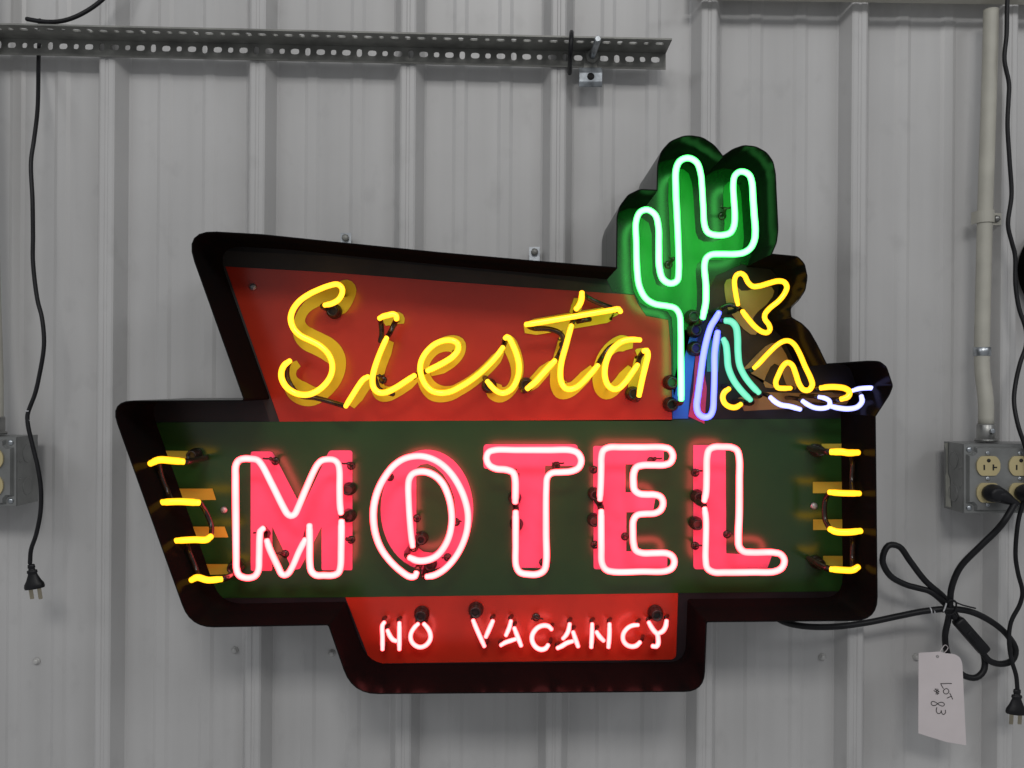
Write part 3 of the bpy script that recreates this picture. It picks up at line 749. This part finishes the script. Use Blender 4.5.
path = spline(strap, .004, closed=True); path.append(path[0]); path.append(path[1])
sweep(bm, path, .0032, 8, cap='flat')
tag(link('cable_tie', bm, 'rubber', None, None, True), 'black cable tie wrapped round the slotted rail beside the bolt', 'cable tie')

# ================================================================== CABLES
def cord(name, pts, r, label, cat, step=.006, parent=None, mat='rubber'):
    bm = bmesh.new()
    p3 = [W(*p) for p in pts]
    sweep(bm, spline(p3, step), r, 10)
    return link(name, bm, mat, parent, label, True)

# cable lying on the rail at top left
p_ = [(27, 19.0, .082), (38, 21, .084), (50, 22, .084), (62, 21, .083), (75, 17, .08), (90, 9, .075), (104, -2, .07), (120, -22, .06), (140, -60, .05)]
o = cord('cable', p_, .0032, None, None)
tag(o, 'short black cable end lying on top of the slotted rail', 'cable')

def two_prong_plug(parent, px, py, off, s=1.0, tilt=0.0):
    """moulded flat plug hanging prongs down; (px, py) is the middle of the body"""
    c = W(px, py, off)
    axis = Vector((math.sin(tilt), 0, -math.cos(tilt)))
    bm = bmesh.new()
    lathe(bm, c - axis * .019 * s, axis, [(0, .0034 * s), (.001, .0052 * s), (.0055 * s, .0056 * s), (.006 * s, .0048 * s), (.0085 * s, .0050 * s), (.009 * s, .0074 * s), (.0125 * s, .0078 * s), (.0135 * s, .0066 * s), (.016 * s, .0072 * s), (.024 * s, .0108 * s), (.029 * s, .0142 * s), (.0335 * s, .0150 * s), (.036 * s, .0142 * s), (.0365 * s, .010 * s)], 20, (1, .55), (1, 0, 0))
    link('plug_body', bm, 'rubber', parent)
    bm = bmesh.new()
    for sx in (-.0062, .0062):
        rot = Matrix.Rotation(-tilt, 3, 'Y')
        box(bm, c + axis * (.0245 * s) + Vector((sx * s, 0, 0)), (.0058 * s, .0016, .016 * s), rot, .0005, 1)
    link('plug_prongs', bm, 'brass', parent)
    return c - axis * .019 * s

lc = thing('hanging_cord', W(32, 600, .09), 'thin black cord hanging from the rail, plug dangling beside the left outlet box', 'power cord')
pts = [(40, 20, .012), (39.4, 40, .014), (38.6, 57, .022), (37.5, 110, .06), (34, 140, .075), (31, 162, .08), (32.5, 200, .085), (33, 235, .085), (33, 262, .086), (37.5, 300, .088), (42, 318, .09), (44, 345, .092), (39, 377, .094), (35, 394, .096), (30, 407, .098), (27.5, 415, .099), (28, 425, .1), (33, 447, .1), (38, 468, .1), (41, 490, .1), (40.5, 512, .1), (36, 535, .1), (31, 550, .1), (30, 563, .1)]
cord('cord', pts, .0030, None, None, parent=lc)
two_prong_plug(lc, 33, 577, .10, .98, R(9))
bm = bmesh.new()
for y in (411, 420.5):
    p = W(27.6, y, .099); lathe(bm, p - Vector((0, 0, .0008)), (0, 0, 1), [(0, .0034), (.0016, .0034)], 12)
link('cord_marking', bm, 'white_mark', lc)

rc = thing('hanging_cord', W(1017, 724, .075), 'thin black cord hanging down past the right outlet box, plug near the price tag', 'power cord')
pts = [(1008, -14, .06), (1007, 10, .062), (1006.5, 35, .063), (1004.5, 60, .063), (1009, 84, .063), (1008.5, 100, .063), (1007.5, 125, .063), (1009.5, 160, .063), (1011.5, 195, .063), (1008, 225, .063), (1012, 243, .063), (1015, 255, .063), (1015.5, 285, .065), (1019, 308, .068), (1026, 330, .072), (1026, 346, .074), (1020.5, 362, .076), (1015.5, 384, .078), (1014, 402, .085), (1018, 425, .094), (1026, 450, .1), (1029, 475, .1), (1024, 500, .1), (1018.5, 520, .098), (1015.5, 555, .094), (1018, 573, .09), (1022.5, 592, .086), (1020, 604, .083), (1011, 622, .08), (1009, 640, .079), (1011.5, 660, .078), (1016, 675, .077), (1017.5, 690, .076)]
cord('cord', pts, .0031, None, None, parent=rc)
two_prong_plug(rc, 1016.5, 702, .076, 1.0, R(-3))

# ================================================================== OUTLET BOXES
def outlet_box(px, py, label, plugs=False, spray=False):
    ob, of = .0292, .086
    c = W(px, py, of)
    c.y = -of
    root = thing('outlet_box', Vector((c.x, -ob, c.z - .05)), label, 'outlet box')
    w_, h_ = .1185, .1000
    t = .0014
    cs = -.0042 if px > 512 else .0042
    # pressed box: four sides with a thin wall, back, lip at the front corners
    bm = bmesh.new()
    outer = round_poly([(-w_ / 2, -h_ / 2), (w_ / 2, -h_ / 2), (w_ / 2, h_ / 2), (-w_ / 2, h_ / 2)], .007, 6)
    inner = [(a * (1 - 2 * t / w_), b * (1 - 2 * t / h_)) for a, b in outer]
    P3 = lambda a, b, off: bm.verts.new((c.x + a, -off, c.z + b))
    r0 = [P3(a, b, ob) for a, b in outer]; r1 = [P3(a, b, of - .001) for a, b in outer]; r2 = [P3(a, b, of - .001) for a, b in inner]; r3 = [P3(a, b, ob + .002) for a, b in inner]
    nn = len(outer)
    for qa, qb in ((r0, r1), (r1, r2), (r2, r3)):
        for i in range(nn):
            bm.faces.new((qa[i], qa[(i + 1) % nn], qb[(i + 1) % nn], qb[i]))
    bm.faces.new(r0[::-1]); bm.faces.new(r3)
    link('box_body', bm, 'box_steel', root)
    for sx in (-1, 1):                                                  # knock-outs and screws on both sides
        for zz in (-.024, .024):
            bm = bmesh.new()
            lathe(bm, (c.x + sx * (w_ / 2), -(ob + of) / 2, c.z + zz), (sx, 0, 0), [(0, .0135), (.0007, .0132), (.0007, .0118), (.0002, .0115)], 24)
            link('knockout', bm, 'box_steel', root)
        for zz in (-.012, .014):
            bm = bmesh.new()
            lathe(bm, (c.x + sx * (w_ / 2), -(of - .008), c.z + zz), (sx, 0, 0), [(0, .002), (.0008, .002), (.0009, 0)], 8)
            link('side_screw', bm, 'box_steel', root)
    # cover with raised centre and notched corners
    bm = bmesh.new()
    a, b, n_ = w_ / 2 - .0005, h_ / 2 - .0005, .011
    base = round_poly([(-a, -b), (a, -b), (a, b), (-a, b)], .006, 5)
    fill(bm, [base], lambda u, v, w: Vector((c.x + u, -(of + .0002 + w), c.z + v)), .0014)
    def notched(a, b, n_): return [(-a + n_, -b), (a - n_, -b), (a - n_, -b + n_ * .6), (a - n_ * .6, -b + n_), (a, -b + n_), (a, b - n_), (a - n_ * .6, b - n_), (a - n_, b - n_ * .6), (a - n_, b), (-a + n_, b), (-a + n_, b - n_ * .6), (-a + n_ * .6, b - n_), (-a, b - n_), (-a, -b + n_), (-a + n_ * .6, -b + n_), (-a + n_, -b + n_ * .6)]
    lo = round_poly(notched(a - .003, b - .003, n_), .0025, 3); hi = round_poly(notched(a - .0055, b - .0055, n_), .0025, 3)
    v0 = [bm.verts.new((c.x + u, -(of + .0012), c.z + v)) for u, v in lo]; v1 = [bm.verts.new((c.x + u, -(of + .0075), c.z + v)) for u, v in hi]
    for i in range(len(lo)): 
        f = bm.faces.new((v0[i], v0[(i + 1) % len(lo)], v1[(i + 1) % len(lo)], v1[i]))
    tl = tessellate_polygon([[Vector((u, v, 0)) for u, v in hi]])
    for tr in tl: bm.faces.new([v1[i] for i in tr])
    cov = link('cover_plate', bm, 'box_steel', root)
    bm = bmesh.new()
    face = of + .0075
    for sx in (-1, 1):
        for sz in (-1, 1):
            lathe(bm, (c.x + sx * (a - .0075), -(of + .0014), c.z + sz * (b - .0075)), (0, -1, 0), [(0, .0042), (.0015, .0040), (.0026, .0026), (.0027, 0)], 12)
        for zz in (.037, .0005, -.0365):
            lathe(bm, (c.x + cs + sx * .0232, -face, c.z + zz), (0, -1, 0), [(0, .0033), (.0006, .0033), (.0011, .0022), (.0011, 0)], 12)
    link('cover_screw', bm, 'zinc', cov)
    for sx in (-1, 1):
        for sz in (-1, 1):
            rx, rz = c.x + cs + sx * .0232, c.z + sz * .0192 - .0002
            bm = bmesh.new()
            sh = []
            for k in range(36):
                tt = 2 * math.pi * k / 36
                sh.append((max(-.0168, min(.0168, .0172 * math.cos(tt) * 1.0)), max(-.0140, min(.0140, .0172 * math.sin(tt)))))
            fill(bm, [sh], lambda u, v, w: Vector((rx + u, -(face + .0002 + w), rz + v)), .0024)
            rec = link('receptacle', bm, 'ivory', root)
            bm = bmesh.new()
            yy = -(face + .0029)
            box(bm, (rx - .0065, yy, rz - .002), (.0019, .0008, .0072)); box(bm, (rx + .0065, yy, rz - .002), (.0019, .0008, .0085)); box(bm, (rx + .0095, yy, rz - .002), (.0042, .0008, .0018))
            lathe(bm, (rx, yy + .0004, rz + .0078), (0, -1, 0), [(0, .0027), (.0007, .0027), (.0007, 0)], 12)
            link('socket_slots', bm, 'slot', rec)
    if spray:
        bm = bmesh.new()
        x = c.x - w_ / 2 - .0006
        fill(bm, [[(.031, .047), (.043, .049), (.041, .02), (.042, .004), (.048, -.004), (.049, -.030), (.053, -.046), (.036, -.047), (.036, -.02), (.035, -.002), (.038, .004), (.0385, .02), (.037, .036)]], lambda u, v, w: Vector((x, -u, c.z + v)))
        link('paint_smear', bm, 'overspray', root)
    return root, c, face
rbox, rcn, rface = outlet_box(1004, 478.5, 'grey steel outlet box at right with four ivory sockets and two plugs in', spray=True)
lbox, lcn, lface = outlet_box(-24, 471.5, 'grey steel outlet box at the left edge with its ivory sockets empty')

def angle_plug(parent, cx, cz, face, name='plug'):
    """angled moulded plug pushed into a socket, cable leaving sideways and down"""
    bm = bmesh.new()
    o_ = Vector((cx, -(face + .0028), cz))
    lathe(bm, o_, (0, -1, 0), [(0, .0135), (.003, .0148), (.009, .0148), (.014, .0130), (.020, .0118), (.0225, .010), (.0232, .006)], 18, (1.0, .86), (1, 0, 0))
    a = o_ + Vector((.004, -.013, -.001)); d = Vector((.017, -.004, -.0095))
    sweep(bm, [a, a + d * .35, a + d * .7, a + d * 1.0, a + d * 1.3], [.0108, .0100, .0082, .0056, .0046], 14)
    return link(name, bm, 'rubber', parent, None, True), a + d * 1.2

# the sign's own power cord: from behind the sign, gathered with a twist tie, up to the left socket
pc = thing('power_cord', W(947, 610, .09), 'thick black power cord looped and tied between the sign and right outlet box', 'power cord')
_, ca = angle_plug(pc, rcn.x - .0232 - .001, rcn.z - .0192, rface)
def inv(p):
    d = D + p.y
    return (512 + p.x * F / d, 384 - (p.z - ZC) * F / d, -p.y)
e0 = inv(ca)
run1 = [(760, 600, .02), (772, 614, .028), (783, 621.5, .04), (802, 626, .052), (834, 626.7, .058), (867, 622.6, .06), (899, 616, .064), (925, 611, .07), (948, 609, .076), (970, 611.5, .076), (992.6, 622.5, .072), (1008, 636, .068), (1015.5, 650, .066), (1012, 660.5, .066), (1000, 664, .066), (989, 660.5, .067), (982, 652, .067)]
run2 = [(955, 618, .068), (948, 607, .066), (931, 592, .062), (918, 588, .06), (905.5, 584.5, .06), (890, 575.5, .06), (882.5, 560, .06), (888.5, 545.5, .06), (899, 546.5, .06), (910, 561, .061), (925, 580.5, .063), (945, 598.5, .062), (958, 619, .055), (972, 638, .053), (981, 648, .053), (984.8, 660, .055), (983.5, 671, .057), (976, 677.6, .058), (966, 676.5, .058), (956, 669, .058), (948, 655, .058), (945, 637, .06), (948.5, 618, .066), (950, 604, .078), (951.5, 588, .082), (960, 567.5, .09), (980, 546.5, .102), (996, 531, .11), (1005, 520, .118), e0]
cord('cord', run1, .0046, None, None, parent=pc)
cord('cord', run2, .0046, None, None, parent=pc)
# inline switch
bm = bmesh.new()
a, b = W(956.5, 619, .068), W(985.5, 652, .068)
dv = (b - a); dn = dv.normalized(); up = Vector((0, -1, 0)); sd = dn.cross(up)
rot = Matrix((dn, sd, up)).transposed()
box(bm, (a + b) / 2, (dv.length, .0168, .017), rot, .0045, 3)
link('inline_switch', bm, 'rubber', pc, 'black ribbed moulded block in the cord', True)
bm = bmesh.new()
box(bm, (a + b) / 2 + up * .0086 + sd * .001, (.020, .0075, .0025), rot, .001, 2)
link('switch_rocker', bm, 'rubber', pc)
bm = bmesh.new()
for x in (930.5, 933.6):
    p = W(x, 610.3, .072); q = W(x + 5, 609.4, .0725)
    lathe(bm, p - (q - p).normalized() * .0009, (q - p), [(0, .0050), (.0015, .0050)], 14)
link('cord_marking', bm, 'white_mark', pc)
bm = bmesh.new()
sweep(bm, spline([W(943, 612, .080), W(945.5, 604.5, .084), W(951, 600, .088), W(956, 602.5, .084), W(954, 613, .082), W(947, 614.5, .083), W(944, 609, .084)], .003), .0013, 8)
sweep(bm, spline([W(953, 601, .086), W(961, 604.5, .088), W(968, 606.5, .087), W(975.5, 608.3, .085)], .003), .0011, 8)
link('twist_tie', bm, 'rubber', pc)
bm = bmesh.new()
sweep(bm, spline([W(943.6, 611, .0845), W(945.6, 606, .0852), W(946.2, 603.5, .0855)], .002), .0011, 6)
link('twist_tie_end', bm, 'white_mark', pc)

# second plug in the right column, its cord dropping out of frame
pc2 = thing('power_cord', W(1034, 520, .1), 'black plug pushed into the lower right socket at the frame edge', 'power cord')
_, cb = angle_plug(pc2, rcn.x + .0232 - .001, rcn.z - .0192, rface)
f0 = inv(cb)
cord('cord', [f0, (f0[0] + 8, f0[1] + 10, .11), (f0[0] + 12, f0[1] + 40, .10), (f0[0] + 10, f0[1] + 120, .09), (f0[0] + 20, f0[1] + 320, .08)], .0042, None, None, parent=pc2)

# ================================================================== CONDUITS
def conduit(pts, label, coup=None, strap=None, conn=None, sgn=1):
    r = .0107
    root = thing('conduit', W(*pts[-1]), label, 'conduit')
    bm = bmesh.new()
    sweep(bm, spline([W(*p) for p in pts], .01), r, 18, cap='flat')
    link('pipe', bm, 'conduit', root, None, True)
    if coup:
        (px, py, off) = coup
        bm = bmesh.new()
        lathe(bm, W(px, py + 4.6, off), (0, 0, 1), [(0, .0112), (.0008, .0124), (.0125, .0124), (.0133, .0112)], 20)
        link('coupling', bm, 'zinc', root)
    if strap:
        (px, py, off) = strap
        c = W(px, py, off)
        bm = bmesh.new()
        arc = [(-.0135, .014)] + [(-.0128 * math.cos(t), -.0128 * math.sin(t)) for t in [k * math.pi / 12 for k in range(13)]] + [(.0135, .010), (.0140, .0165), (.034, .0165)]
        for (u0, v0), (u1, v1) in zip(arc[:-1], arc[1:]):
            vs_ = [bm.verts.new(c + Vector((sgn * uu, vv, zz))) for uu, vv, zz in ((u0, v0, -.009), (u1, v1, -.009), (u1, v1, .009), (u0, v0, .009))]
            bm.faces.new(vs_)
        bmesh.ops.remove_doubles(bm, verts=bm.verts[:], dist=1e-5)
        bmesh.ops.solidify(bm, geom=bm.faces[:], thickness=.0016)
        link('pipe_strap', bm, 'conduit', root)
        bm = bmesh.new()
        lathe(bm, c + Vector((sgn * .025, .0150, 0)), (0, -1, 0), [(0, .0056), (.003, .0052), (.0045, .003), (.0046, 0)], 6)
        link('strap_screw', bm, 'steel', root)
    if conn:
        (px, py, off) = conn
        c = W(px, py, off)
        bm = bmesh.new()
        lathe(bm, c, (0, 0, 1), [(-.002, .0155), (.002, .0155), (.002, .0128), (.022, .0128), (.024, .0118)], 20)
        link('connector', bm, 'steel', root)
        bm = bmesh.new()
        lathe(bm, c + Vector((.002, -.012, .014)), (0, -1, 0), [(0, .0036), (.004, .0036), (.0042, .003), (.0042, 0)], 10)
        link('set_screw', bm, 'zinc', root)
    return root
conduit([(991, 10, .044), (990.8, 25, .044), (990, 60, .044), (987.5, 140, .044), (985, 217, .044), (983, 300, .044), (982, 345, .044), (982, 362, .045), (983, 378, .049), (985, 392, .054), (986, 405, .057), (986, 424, .058)],
        'cream painted conduit pipe running up from the right outlet box', coup=(982, 351.5, .044), strap=(985, 217, .044), conn=(986, 440, .058))
conduit([(-14, -40, .044), (-12, 60, .044), (-9, 217, .044), (-7, 300, .044), (-5.5, 345, .044), (-5, 362, .045), (-4.5, 378, .049), (-4.5, 395, .054), (-4.5, 424, .058)],
        'cream painted conduit pipe at the left edge above the left outlet box', conn=(-4.5, 433, .058))

# ================================================================== BEAM OVER THE TOP RIGHT
bm = bmesh.new()
for (y0, y1, zz, hh) in ((.031, .034, 0, .07), (.034, .056, 0, .003)):
    p = W(690, -2.5, (y0 + y1) / 2); q = W(1180, 4.5, (y0 + y1) / 2)
    d_ = (q - p); rot = Matrix.Rotation(-math.atan2(d_.z, d_.x), 3, 'Y')
    box(bm, (p + q) / 2 + Vector((0, 0, hh / 2 + .001)), (d_.length, y1 - y0, hh), rot)
tag(link('steel_girt', bm, 'conduit'), 'pale painted horizontal steel girt edge above the right conduit at the very top', 'girt')

# ================================================================== PRICE TAG
tg = thing('price_tag', W(940, 740, .085), 'off-white paper tag with handwritten lot number hanging from the power cord', 'tag')
TG = (910, 645, 7.68)
shape = round_poly(Z(*TG, [(66, 60), (235, 50), (262, 62), (345, 70), (385, 95), (402, 140), (432, 770), (280, 745), (150, 705), (64, 678)]), [1, 2, 1, 3, 3, 3, .5, 0, 0, .5])
def tagoff(u, v): return .0845 + (v - 690) * -.00008 + (u - 940) * .00003
bm = bmesh.new()
hole = [(937.5 + 1.6 * math.cos(t), 656.5 + 1.6 * math.sin(t)) for t in [2 * math.pi * k / 12 for k in range(12)]]
fill(bm, [shape, hole], lambda u, v, w: W(u, v, tagoff(u, v) + w), -.0005)
link('card', bm, 'card', tg)
bm = bmesh.new()
strokes = [[(320, 296), (290, 295), (262, 297), (236, 296)], [(236, 296), (243, 312), (257, 334)],
           [(268, 338), (256, 352), (262, 370), (282, 376), (298, 362), (296, 345), (280, 334), (266, 340)], [(306, 372), (316, 390), (328, 416)], [(317, 394), (302, 400), (285, 408)],
           [(184, 350), (204, 362), (222, 374)], [(192, 338), (210, 350), (226, 360)], [(200, 336), (204, 356), (200, 378)], [(214, 338), (216, 358), (211, 380)],
           [(213, 451), (192, 437), (170, 434), (162, 448), (172, 463), (194, 464), (213, 450), (234, 440), (256, 443), (265, 456), (255, 469), (234, 465), (212, 452)],
           [(206, 480), (202, 505), (214, 526), (234, 522), (241, 502), (243, 520), (256, 534), (272, 522), (272, 500)]]
for s in strokes:
    q = Z(*TG, s)
    sweep(bm, spline([W(a, b, tagoff(a, b) + .0003) for a, b in q], .0015), .0005, 6)
link('handwriting', bm, 'ink', tg)
bm = bmesh.new()
sweep(bm, spline([W(937.5, 656.5, .086), W(941, 650, .082), W(945, 645, .072), W(948, 648, .063), W(944, 653, .072), W(938.5, 657.5, .080)], .003), .0006, 6)
link('string', bm, 'card', tg)

# ================================================================== ROUNDED BLACK CABINET JUST ENTERING AT RIGHT
bx = thing('round_cabinet', W(1078, 318, .03), 'black rounded edge of another cabinet just entering frame at right', 'sign cabinet')
c = W(1089, 266, .06)
bm = bmesh.new()
lathe(bm, Vector((c.x, -.012, c.z)), (0, -1, 0), [(0, .078), (.045, .078), (.048, .0765), (.048, .070), (.030, .0695), (.030, 0)], 48)
link('cabinet_body', bm, 'can_inside', bx)
bm = bmesh.new()
lathe(bm, Vector((c.x, -.0425, c.z)), (0, -1, 0), [(0, .069), (.0015, .069), (.0015, 0)], 48)
link('cabinet_face', bm, 'backing', bx)

# ================================================================== LIGHT
def lamp(loc, target, sx, sy, power, colr=(1, 1, 1)):
    l = bpy.data.lights.new('ceiling_lamp', 'AREA'); l.shape = 'RECTANGLE'; l.size = sx; l.size_y = sy; l.energy = power; l.color = colr
    o = bpy.data.objects.new('ceiling_lamp', l); col.objects.link(o)
    o.location = loc
    o.rotation_euler = (Vector(target) - Vector(loc)).to_track_quat('-Z', 'Y').to_euler()
lamp((0.1, -3.9, 3.75), (0, 0, 1.5), 1.2, 0.6, 38, (1.0, 0.985, 0.96))
lamp((-2.6, -3.2, 3.6), (0, 0, 1.5), 1.8, 0.7, 17, (0.96, 0.98, 1.0))
lamp((2.7, -3.2, 3.6), (0, 0, 1.5), 1.8, 0.7, 17, (0.96, 0.98, 1.0))
wd = bpy.data.worlds.new('World'); sc.world = wd; wd.use_nodes = True
bg = wd.node_tree.nodes['Background']; bg.inputs[0].default_value = (0.95, 0.97, 1.0, 1); bg.inputs[1].default_value = 0.245

# ================================================================== CAMERA
cam = bpy.data.cameras.new('Camera'); co = bpy.data.objects.new('Camera', cam); col.objects.link(co)
co.location = (0, -D, ZC); co.rotation_euler = (R(90), 0, 0)
cam.sensor_width = 36; cam.lens = 36 * F / 1024; cam.clip_start = 0.01; cam.clip_end = 100
sc.camera = co
sc.view_settings.view_transform = 'Standard'; sc.view_settings.look = 'None'; sc.view_settings.exposure = 0
sc.cycles.use_denoising = True
sc.cycles.max_bounces = 6
sc.cycles.sample_clamp_indirect = 6
